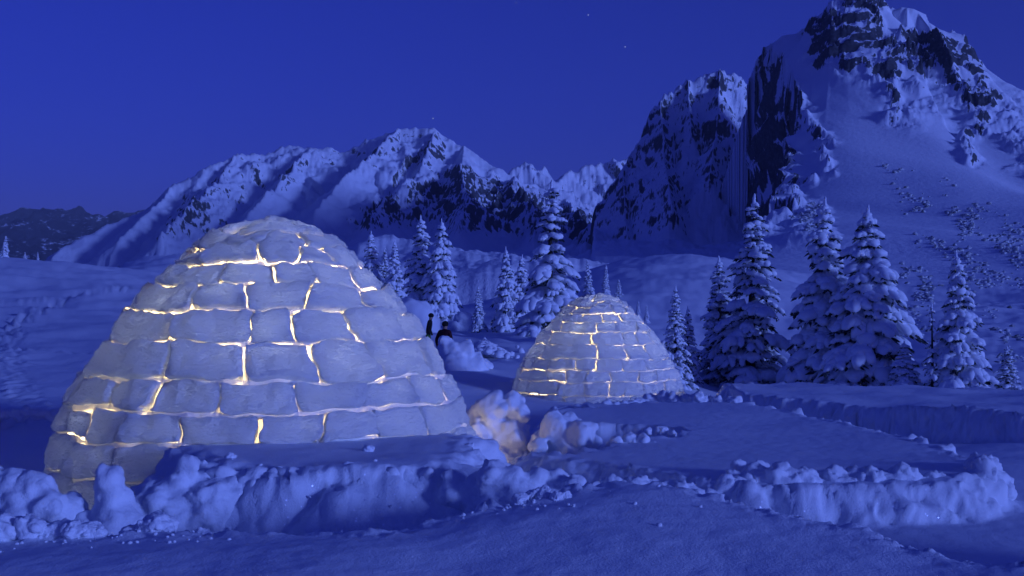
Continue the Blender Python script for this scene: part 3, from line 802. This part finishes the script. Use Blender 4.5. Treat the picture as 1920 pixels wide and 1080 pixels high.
heap(rim_spheres(rim, 34, .03, .075, .04, .05, 6), 'low beaded row of snow lumps between trench and near snowfield', voxel=.018, amp=.035, freq=8, seed=12, cat='snow rim')
rim = [at(1215, 748, 18.2), at(1290, 750, 18), at(1385, 756, 17.6)]
heap(rim_spheres(rim, 40, .05, .12, .05, .06, 7), 'jagged snow crumbs along the terrace rear edge by the small igloo', voxel=.03, amp=.06, freq=5, seed=13, cat='snow rim')
rim = [at(1040, 772, 16), at(1120, 764, 16.5), at(1210, 756, 17.5)]
heap(rim_spheres(rim, 48, .05, .10, .02, .04, 8)+[(*(np.array(rim[0])*(1-t)+np.array(rim[1])*t), .07) for t in np.linspace(0, 1, 16)]+[(*(np.array(rim[1])*(1-t)+np.array(rim[2])*t), .07) for t in np.linspace(0, 1, 16)], 'few snow crumbs under the small igloo front', voxel=.025, amp=.04, freq=7, seed=14, cat='snow rim')
heap(SP([(845,668,26),(872,660,20),(850,690,40),(880,690,30),(905,690,16),(835,640,14),(860,720,50)], 27, .3), 'blocky snow bank between the two igloos', voxel=.05, amp=.08, freq=2.2, seed=15, boxy=.9)
heap(SP([(20,775,10),(50,773,12),(80,776,9),(-20,777,14),(110,778,8),(0,778,13),(35,778,12),(65,779,12),(95,780,10)], 12.8, .03), 'low crumbs on the lip of the ditch left of the igloo', voxel=.022, amp=.04, freq=7, seed=17)
heap(SP([(785,596,32),(768,598,40),(802,612,26),(750,625,50),(812,632,26)], 62, .3), 'smooth snow mound half hidden behind the large igloo', voxel=.14, amp=.08, freq=.8, seed=18)
heap(SP([(870,600,18),(900,618,16),(850,615,16),(885,630,24)], 70, .5), 'snow mound beneath the paired spruces', voxel=.12, amp=.15, freq=.9, seed=19)

# single clumps: a handful of shapes, copied
clump_me = []
for i in range(9):
    r_ = np.random.default_rng(500+i); sp = [(0, 0, 0, 1)]
    for k in range(r_.integers(3, 7)):
        a = r_.uniform(0, 6.28); sp.append((math.cos(a)*r_.uniform(.5, .95), math.sin(a)*r_.uniform(.4, .8), r_.uniform(-.3, .45), r_.uniform(.35, .65)))
    me = blob('snow_clump', sp, .10, .13, 1.4, M_snow, 40+i, 1, .15, .75); clump_me.append(me)
nclump = 0
def clump(px, py, rp, D, label, group):
    global nclump
    r = rp*D/F; p = at(px, py, D)
    o = bpy.data.objects.new('snow_clump', clump_me[nclump % len(clump_me)]); C.objects.link(o); nclump += 1
    g = gz(p[0], p[1])
    z = g+r*.28
    o.location = (p[0], p[1], z); o.rotation_euler = (rng.uniform(-.3, .3), rng.uniform(-.3, .3), rng.uniform(0, 6.28))
    o.scale = (r*1.15, r*1.15, r*1.0)
    return tag(o, label, 'snow clump', group)
CL = [
 ('lumpy snow clump in the pile at the lower left corner', 'clumps in the lower left pile', 5.35,
  [(15,992,14),(38,988,20),(62,995,15),(85,1012,18),(112,992,20),(150,990,24),(188,990,27),(170,1012,20),(130,1020,20),(30,1020,24),(60,1035,26),(100,1035,22),(5,1035,30),(140,1038,18),(-20,1005,25),(80,975,14),(125,968,14),(60,1012,14),(200,1012,16),(160,965,14)]),
 ('lumpy snow clump in the pile below the snow pillar', 'clumps in the pile below the pillar', 5.4,
  [(250,994,20),(268,968,14),(298,962,24),(330,985,20),(302,1002,24),(342,1002,16),(358,980,12),(378,984,16),(404,986,14),(275,1010,14),(352,1014,9),(318,972,16),(245,972,12),(232,985,12),(288,985,16),(322,1010,14)]),
 ('lumpy snow clump in the heap right of the trench floor', 'clumps right of the trench floor', 5.7,
  [(808,990,17),(830,984,20),(862,972,13),(845,1000,13),(878,990,14),(905,992,13),(930,985,14),(922,968,16),(950,978,13),(975,968,15),(958,996,10),(900,972,12),(868,1002,10),(990,985,11),(1000,970,12),(1020,962,14),(1042,968,11),(1060,958,10),(1010,950,13),(1035,948,12),(790,998,9)]),
 ('rough snow lump on the trench bank below the orange-lit tower', 'lumps on the trench bank', 6.5,
  [(1045,925,14),(1070,930,16),(1095,925,12),(1115,932,12),(1055,942,12),(1085,942,12),(1130,940,9),(1150,930,8)]),
]
for label, grp, D, rows in CL:
    for px, py, rp in rows: clump(px, py, rp, D+rng.uniform(-.1, .1), label, grp)
clump(426, 988, 11, 5.35, 'small snow clump at the right tip of the pillar pile', None)
clump(487, 986, 12, 5.35, 'lone small snow clump right of the pillar pile', None)
for px, py, rp in [(598,988,13),(620,984,17),(643,988,13)]:
    clump(px, py, rp, 5.4, 'snow clump in the little three-part heap at lower centre', 'clumps of the little centre heap')
clump(760, 994, 10, 5.45, 'small snow clump just left of the right-hand heap', None)
clump(1077, 948, 10, 6.1, 'lone bright rounded snow lump near the trench bank', None)
clump(380, 868, 11, 7.1, 'snow lump on the left end of the igloo shelf', None)
clump(690, 836, 9, 7.9, 'tiny snow lump against the igloo on its shelf', None)
clump(880, 842, 9, 8.2, 'snow lump at the right foot of the large igloo', None)
clump(432, 862, 8, 7.3, 'snow lump lying on the igloo shelf', None)

# crumbs too many to count
def crumbs(name, label, gen, seed, cube=False):
    r_ = np.random.default_rng(seed); v, f = ico(1); Vs = []; Fs = []; b = 0
    for x, y, z, r in gen(r_):
        vv = v*np.array((r, r, r*.8))*(1+.35*r_.normal(0, 1, (len(v), 1)).clip(-1, 1))+np.array((x, y, z)); Vs.append(vv); Fs.append(f+b); b += len(v)
    o = link(name, mesh_np(name, np.concatenate(Vs), np.concatenate(Fs)), M_snow)
    return tag(o, label, None, None, 'stuff')
def gen_near(r_):
    xs = []
    for label, grp, D, rows in CL:
        for px, py, rp in rows:
            for k in range(6):
                p = at(px+r_.normal(0, rp*1.2), py, D+r_.normal(0, .16)); xs.append((p[0], p[1], r_.uniform(.004, .014)))
    for k in range(45):
        p = at(r_.uniform(360, 1400), 600, r_.uniform(5.0, 7.2)); xs.append((p[0], p[1], r_.uniform(.004, .016)))
    A = np.array(xs); H = ground_h(A[:, 0][None], A[:, 1][None])[0]
    return [(x, y, h+r*.3, r) for (x, y, r), h in zip(xs, H)]
crumbs('snow_crumbs', 'loose crumbs of snow strewn around the trench', gen_near, 31)
def gen_rubble(r_):
    xs = [(*at(r_.normal(905, 22), 600, r_.normal(39, 1.8))[:2], r_.uniform(.05, .17)) for k in range(520)]
    A = np.array(xs); H = ground_h(A[:, 0][None], A[:, 1][None])[0]
    return [(x, y, h+r*.4+.35*math.exp(-((x+1.05)**2)/.3), r) for (x, y, r), h in zip(xs, H)]
crumbs('snow_rubble', 'pile of broken icy snow rubble between the igloos', gen_rubble, 32)

# ------------------------------------------------------------------ spruces
def spruce(seed, h, Rb, dens=1.0, load=1.0, sparse=0.0):
    """trunk, needle-covered branches and the snow lying on them, as three meshes (base at origin)"""
    r_ = np.random.default_rng(seed)
    tv, tf = [], []
    m = 8
    for i, z in enumerate(np.linspace(-.6, h*.99, 9)):
        rad = (.024*h)*(1-max(z, 0)/h)+.012
        for a in range(m): tv.append((rad*math.cos(a*6.283/m), rad*math.sin(a*6.283/m), z))
    for i in range(8):
        for a in range(m): tf.append((i*m+a, i*m+(a+1) % m, (i+1)*m+(a+1) % m, (i+1)*m+a))
    NV, NF, nb = [], [], 0
    sv, sf = ico(2); SV, SF, sb = [], [], 0
    up = np.array((0, 0, 1.))
    def snowball(c, r3, ax):
        nonlocal sb
        ax = ax/np.linalg.norm(ax); side = np.cross(up, ax); side /= np.linalg.norm(side)+1e-9; nn = np.cross(ax, side)
        v = sv*(1+.13*r_.normal(0, 1, (len(sv), 1)).clip(-1.5, 1.5))
        v = v[:, :1]*ax*r3[0]+v[:, 1:2]*side*r3[1]+v[:, 2:]*nn*r3[2]+c
        SV.append(v); SF.append(sf+sb); sb += len(sv)
    def sprig(p, dirv, L, wdt):
        """drooping dark needle spray: a few crossing blades"""
        nonlocal nb
        side = np.cross(up, dirv); side /= np.linalg.norm(side)+1e-9
        for q in range(3):
            sd = side*math.cos(q*1.05-1.05)+np.array((0, 0, -1))*abs(math.sin(q*1.05-1.05))*.8
            a = p; b = p+dirv*L*r_.uniform(.8, 1.1)+np.array((0, 0, -L*r_.uniform(.05, .3)))
            mid = (a+b)/2
            for sg in (1, -1):
                NV.extend([a, mid+sd*sg*wdt, b, mid*.6+b*.4]); NF.append((nb, nb+1, nb+2, nb+3)); nb += 4
    def limb(p0, az, L, droop, size, lvl):
        d = np.array((math.cos(az), math.sin(az), 0))
        n = max(2, int(L/(size*1.1))); pts = []
        for i in range(n+1):
            t = i/n; pts.append(p0+d*L*t*(1-.12*t)+up*L*(.10*t-droop*t*t))
        for i in range(n):
            a, b = pts[i], pts[i+1]; t = (i+.5)/n; ax = b-a
            if lvl == 0 and t < .18: continue
            for k in range(3):
                az2 = az+r_.choice((-1, 1))*r_.uniform(.3, 1.1); dv = np.array((math.cos(az2), math.sin(az2), -r_.uniform(.2, .9))); dv /= np.linalg.norm(dv)
                sprig(a+(b-a)*r_.uniform()-up*size*.25, dv, size*r_.uniform(.8, 1.6), size*r_.uniform(.16, .32))
            if r_.uniform() < .92*load*(.35+.65*min(1, t*2.2)):
                prof = math.sin(math.pi*min(1, .18+.72*t))**.6
                s_ = size*prof*r_.uniform(.75, 1.25)
                snowball((a+b)/2+up*s_*.12, (np.linalg.norm(ax)*.8+s_*.3, s_*1.05, s_*.82), ax+up*.0001)
        return pts
    z = h*.03
    while z < h*.965:
        f = z/h
        L0 = Rb*((1-f)**.85)*(.80+.35*r_.uniform())+.05*h*.3*(1-f)+.05
        nbn = max(3, int((5.5+3*(1-f))*dens))
        a0 = r_.uniform(0, 6.28)
        for k in range(nbn):
            if r_.uniform() < sparse: continue
            az = a0+k*6.283/nbn+r_.normal(0, .22); L = L0*(r_.uniform(.6, 1.12) if r_.uniform() < .85 else r_.uniform(1.1, 1.3))
            zz = z+r_.normal(0, .012*h); droop = r_.uniform(.30, .62)*(1.15-.55*f)
            size = (.034*h*(.42+.58*(1-f)))*r_.uniform(.7, 1.4)*load**.5
            p0 = np.array((0, 0, zz))
            pts = limb(p0, az, L, droop, size, 0)
            if L > .35:
                for fr in ((.45, .42), (.68, .34)):
                    for sg in (-1, 1):
                        if r_.uniform() < .82:
                            q = pts[int(fr[0]*(len(pts)-1))]
                            limb(q, az+sg*r_.uniform(.5, .9), L*fr[1]*r_.uniform(.8, 1.2), droop*1.5, size*.78, 1)
        z += h*(.034+.020*(1-f))/max(dens, .5)*r_.uniform(.8, 1.2)
    for k in range(5):   # leader tip
        zt = h*(.95+.012*k); snowball(np.array((r_.normal(0, .01), r_.normal(0, .01), zt)), (.010*h*(1-.12*k),)*2+(.014*h,), np.array((1, 0, 0.01)))
    return (mesh_np('trunk', tv, tf), mesh_np('needle_branches', np.array(NV), np.array(NF), False), mesh_np('branch_snow', np.concatenate(SV), np.concatenate(SF)))
PROTO = {'big': spruce(1, 9.2, 2.0, .95, 1.45), 'wide': spruce(2, 9.0, 2.45, .95, 1.8), 'tall': spruce(3, 8.8, 1.9, .72, 1.1), 'dense': spruce(4, 9.0, 1.9, 1.0, .7),
         'small': spruce(5, 3.2, .62, .9, 1.1), 'thin': spruce(6, 6.0, .75, .7, .7, .35)}
PH = {'big': 9.2, 'wide': 9.0, 'tall': 8.8, 'dense': 9.0, 'small': 3.2, 'thin': 6.0}
for k in PROTO:
    for me, mt in zip(PROTO[k], (M_bark, M_needle, M_treesnow)): me.materials.clear(); me.materials.append(mt)
def tree(kind, px, ptop, pbase, D, rz, label, group, sx=1.0):
    h = (pbase-ptop)/F*D; s = h/PH[kind]; p = at(px, pbase, D)
    root = empty('spruce_tree', tuple(p), rz); root.scale = (s*sx, s*sx, s); root.rotation_euler = (rng.normal(0, .02), rng.normal(0, .025), rz)
    tag(root, label, 'tree', group)
    for nm, me in zip(('trunk', 'needle_branches', 'branch_snow'), PROTO[kind]):
        o = bpy.data.objects.new(nm, me); C.objects.link(o); o.parent = root
        if nm != 'trunk': o['kind'] = 'stuff'
    return root
GR_, GC_, GS_, GL_ = 'tall spruces on the right', 'spruces between the igloos', 'small spruces on the snow rise', 'tiny spruces on the left skyline'
tree('dense', 1405, 366, 752, 48, .3, 'tall dark spruce with a bright snowy tip right of the small igloo', GR_, 1.2)
tree('dense', 1352, 482, 752, 50, 2.1, 'shorter dark spruce leaning against the tall dark one', GR_, 1.3)
tree('big', 1548, 372, 765, 45, 1.0, 'left one of the pair of tall snow-laden spruces on the right', GR_, 1.15)
tree('wide', 1622, 388, 768, 43, 4.0, 'right, broader one of the pair of tall snow-laden spruces', GR_, 1.15)
tree('wide', 1694, 640, 772, 41, 2.2, 'low spreading snowy spruce at the foot of the broad tall one', GR_, 1.5)
tree('thin', 1749, 566, 772, 40, .5, 'thin sparse spruce between the broad one and the rightmost spruce', GR_, .8)
tree('big', 1802, 472, 776, 40, 2.6, 'rightmost full snow-laden spruce', GR_, 1.08)
tree('dense', 1890, 650, 785, 42, 1.1, 'low dark bushy spruce at the right picture edge', GR_, 1.6)
tree('dense', 1266, 536, 720, 44, 5.0, 'dim spruce right behind the small igloo', GR_, 1.05)
tree('dense', 1290, 575, 720, 47, 1.6, 'shorter dim spruce beside the one behind the small igloo', GR_, 1.1)
tree('tall', 1028, 340, 640, 60, .2, 'tallest snow-laden spruce in the centre with wide layered boughs', GC_, 1.25)
tree('big', 952, 464, 628, 66, 3.0, 'spruce close to the left side of the tallest centre spruce', GC_, 1.0)
tree('big', 974, 478, 628, 68, 1.9, 'spruce squeezed between the tallest centre spruce and its left neighbour', GC_, 1.0)
tree('big', 790, 405, 606, 92, 4.4, 'left one of the twin spruces behind the large igloo', GC_, 1.12)
tree('wide', 826, 412, 610, 90, .9, 'right one of the twin spruces behind the large igloo', GC_, .92)
tree('big', 697, 434, 580, 112, 2.4, 'leftmost of the three spruces behind the large igloo shoulder', GC_, 1.1)
tree('dense', 720, 462, 580, 116, 1.4, 'middle thin one of the three spruces behind the igloo shoulder', GC_, .9)
tree('big', 741, 450, 582, 110, .1, 'rightmost of the three spruces behind the igloo shoulder', GC_, 1.0)
tree('small', 897, 537, 616, 66, .7, 'little spruce standing alone between the twin and tallest spruces', GC_, 1.0)
tree('small', 1103, 487, 556, 100, 2.0, 'left of the three little spruces above the small igloo', GS_, 1.0)
tree('small', 1135, 497, 556, 98, 3.1, 'middle of the three little spruces above the small igloo', GS_, .9)
tree('small', 1160, 524, 566, 95, 4.2, 'right, shortest of the three little spruces above the small igloo', GS_, 1.25)
tree('small', 1196, 564, 600, 80, 5.1, 'tiny spruce tip showing over the small igloo right shoulder', GS_, 1.0)
tree('small', 1212, 572, 606, 78, .3, 'second tiny spruce tip at the small igloo right shoulder', GS_, 1.0)
tree('small', 8, 442, 486, 76, .9, 'tallest of the tiny spruces on the left skyline', GL_, 1.1)
tree('small', 47, 472, 488, 76, 2.9, 'shortest middle tiny spruce on the left skyline', GL_, 1.2)
tree('small', 71, 472, 491, 76, 4.9, 'right tiny spruce on the left skyline', GL_, .9)

# dwarf pines on the peak's lower slope
def bushes():
    big = [o for o in C.objects if o.name == 'mountain'][0]
    dg = bpy.context.evaluated_depsgraph_get(); r_ = np.random.default_rng(77)
    v, f = ico(1); Vs = []; Fs = []; b = 0
    polys = [[(1650,300),(1760,360),(1920,430),(1960,600),(1860,520),(1760,450)], [(1690,500),(1740,480),(1750,560),(1700,570)], [(1870,620),(1960,640),(1960,780),(1870,760)], [(1470,390),(1540,380),(1545,430),(1480,440)], [(1700,420),(1800,470),(1960,560),(1960,760),(1880,760),(1860,600),(1760,520)], [(1690,560),(1740,540),(1750,740),(1700,740)]]
    bpy.context.view_layer.update()
    bb = big.evaluated_get(dg); gg = bpy.data.objects['snow_ground'].evaluated_get(dg)
    n = 0
    for pi, pg in enumerate(polys):
        A = np.array(pg); want = (4200, 300, 300, 300, 1500, 300)[pi]
        for k in range(want):
            px = r_.uniform(A[:, 0].min(), A[:, 0].max()); py = r_.uniform(A[:, 1].min(), A[:, 1].max())
            if poly_sd(np.array([px]), np.array([py]), pg)[0] < r_.normal(0, 14): continue
            if fbm2(np.array([px*.014]), np.array([py*.022]), 3, 5)[0] < r_.normal(.06, .12): continue
            dirv = Vector(at(px, py, 1.0)-np.array((0, 0, CZ))).normalized()
            ok, loc, nr, ix = gg.ray_cast(Vector((0, 0, CZ)), dirv)
            if ok and loc.y < 60: continue
            if not ok: ok, loc, nr, ix = bb.ray_cast(Vector((0, 0, CZ)), dirv)
            if not ok: continue
            r = r_.uniform(1.5, 5.0)*loc.y/F
            vv = v*np.array((r*1.3, r, r*.8))*(1+.45*r_.normal(0, 1, (len(v), 1)).clip(-1, 1))+np.array(loc)+np.array((0, 0, r*.2))
            Vs.append(vv); Fs.append(f+b); b += len(v)
    m, nt, bs_ = new_mat('dwarf_pine')
    pos = N(nt, 'ShaderNodeNewGeometry').outputs['Position']
    nz = noise(nt, .9, 4, .7, pos)
    nt.links.new(ramp(nt, nz.outputs[0], [(.36, (.07, .08, .085)), (.56, (.60, .63, .67))]), bs_.inputs['Base Color'])
    tag(link('dwarf_pines', mesh_np('dwarf_pines', np.concatenate(Vs), np.concatenate(Fs), False), m), 'patches of snow-dusted dwarf pine scrub on the peak lower slope', None, None, 'stuff')
bushes()

# ------------------------------------------------------------------ people
def person(px, pfoot, D, face, label, coat, legs, lean=0.0, arm=.25):
    h = 1.75
    J = {'pel': (0,0,.95), 'wai': (0,.0,1.08), 'che': (0,-.01,1.30), 'nec': (0,-.01,1.47), 'hed': (0,-.02,1.58), 'top': (0,-.02,1.70)}
    Rd = {'pel': .15, 'wai': .145, 'che': .175, 'nec': .07, 'hed': .10, 'top': .085}
    E = [('pel','wai'),('wai','che'),('che','nec'),('nec','hed'),('hed','top')]
    for sg, n in ((-1, 'l'), (1, 'r')):
        J['hip'+n] = (sg*.10, 0, .90); J['kne'+n] = (sg*.12, -.05*sg, .50); J['ank'+n] = (sg*.12, .06*sg, .09); J['toe'+n] = (sg*.13, .06*sg-.16, .05)
        J['sho'+n] = (sg*.20, 0, 1.40); J['elb'+n] = (sg*(.26+arm*.2), .02, 1.12); J['wri'+n] = (sg*(.24+arm*.3), -.10, .88); J['han'+n] = (sg*(.24+arm*.32), -.13, .80)
        Rd.update({'hip'+n: .10, 'kne'+n: .075, 'ank'+n: .06, 'toe'+n: .045, 'sho'+n: .085, 'elb'+n: .065, 'wri'+n: .05, 'han'+n: .04})
        E += [('pel','hip'+n),('hip'+n,'kne'+n),('kne'+n,'ank'+n),('ank'+n,'toe'+n),('che','sho'+n),('sho'+n,'elb'+n),('elb'+n,'wri'+n),('wri'+n,'han'+n)]
    ks = list(J); me = bpy.data.meshes.new('body')
    me.from_pydata([(x, y+lean*max(0, z-.9)*-1, z) for x, y, z in J.values()], [(ks.index(a), ks.index(b)) for a, b in E], [])
    tmp = bpy.data.objects.new('tmp', me); C.objects.link(tmp)
    tmp.modifiers.new('k', 'SKIN'); tmp.modifiers.new('s', 'SUBSURF').levels = 1
    for i, k in enumerate(ks):
        me.skin_vertices[0].data[i].radius = (Rd[k]*.95, Rd[k]*.9)
    me.skin_vertices[0].data[0].use_root = True
    dg = bpy.context.evaluated_depsgraph_get(); bme = bpy.data.meshes.new_from_object(tmp.evaluated_get(dg)); bpy.data.objects.remove(tmp)
    bme.materials.clear()
    for mm in (coat, legs, M_skin): bme.materials.append(mm)
    for p in bme.polygons:
        z = p.center.z; p.use_smooth = True
        p.material_index = 2 if z > 1.50 else (1 if (z < .88 and abs(p.center.x) < .2) else 0)
    p = at(px, pfoot, D)
    root = empty('person', tuple(p), face)
    link('body', bme, None, root)
    hv, hf = ico(2); hv = hv*np.array((.115, .125, .11))+np.array((0, -.01-lean*.75, 1.665))
    link('hat', mesh_np('hat', hv[:, :], hf), M_dark, root)
    return tag(root, label, 'person')
g = gz(*at(848, 600, 92)[:2])
person(848, HZ-(g-CZ)/92*F, 92, .6, 'distant person in dark clothes standing below the twin spruces', M_dark, M_dark)
person(832, 700, 36, 2.6, 'person in dark maroon jacket standing waist-deep in the trench', M_maroon, M_dark, .1)
person(803, 664, 46, 1.5, 'person in dark jacket and green trousers beside the large igloo', M_dark, M_green, .15)

# ------------------------------------------------------------------ stars
ms, nt, b_ = new_mat('starlight'); nt.nodes.remove(b_); em = N(nt, 'ShaderNodeEmission'); em.inputs[0].default_value = (.75, .85, 1, 1); em.inputs[1].default_value = 1.2
nt.links.new(em.outputs[0], nt.nodes['Material Output'].inputs[0])
for (px, py, lab) in [(1103,28,'faint star high in the sky left of the twin-summit peak'), (1172,88,'faint star above the rock buttress'), (812,222,'faint star just above the central ridge summit'), (968,5,'faint star at the top edge of the sky')]:
    v, f = ico(1); o = link('star', mesh_np('star', v*8, f), ms); o.location = at(px, py, 20000); tag(o, lab, 'star', 'stars in the evening sky')

# ------------------------------------------------------------------ evening haze
hv = np.array([(x, y, z) for z in (-61.5, 1250) for x, y in ((-14000, -14000), (14000, -14000), (14000, 14000), (-14000, 14000))], float)
hf = [(0, 3, 2, 1), (4, 5, 6, 7), (0, 1, 5, 4), (1, 2, 6, 5), (2, 3, 7, 6), (3, 0, 4, 7)]
hz = bpy.data.materials.new('evening_air'); hz.use_nodes = True; nt = hz.node_tree; nt.nodes.clear()
pv = N(nt, 'ShaderNodeVolumePrincipled'); pv.inputs['Density'].default_value = 6.0e-5; pv.inputs['Color'].default_value = (.85, .9, 1, 1); pv.inputs['Anisotropy'].default_value = .1
ou = N(nt, 'ShaderNodeOutputMaterial'); nt.links.new(pv.outputs[0], ou.inputs['Volume'])
tag(link('haze', mesh_np('haze', hv, hf, False), hz), 'thin blue evening haze over the valley', None, None, 'stuff')
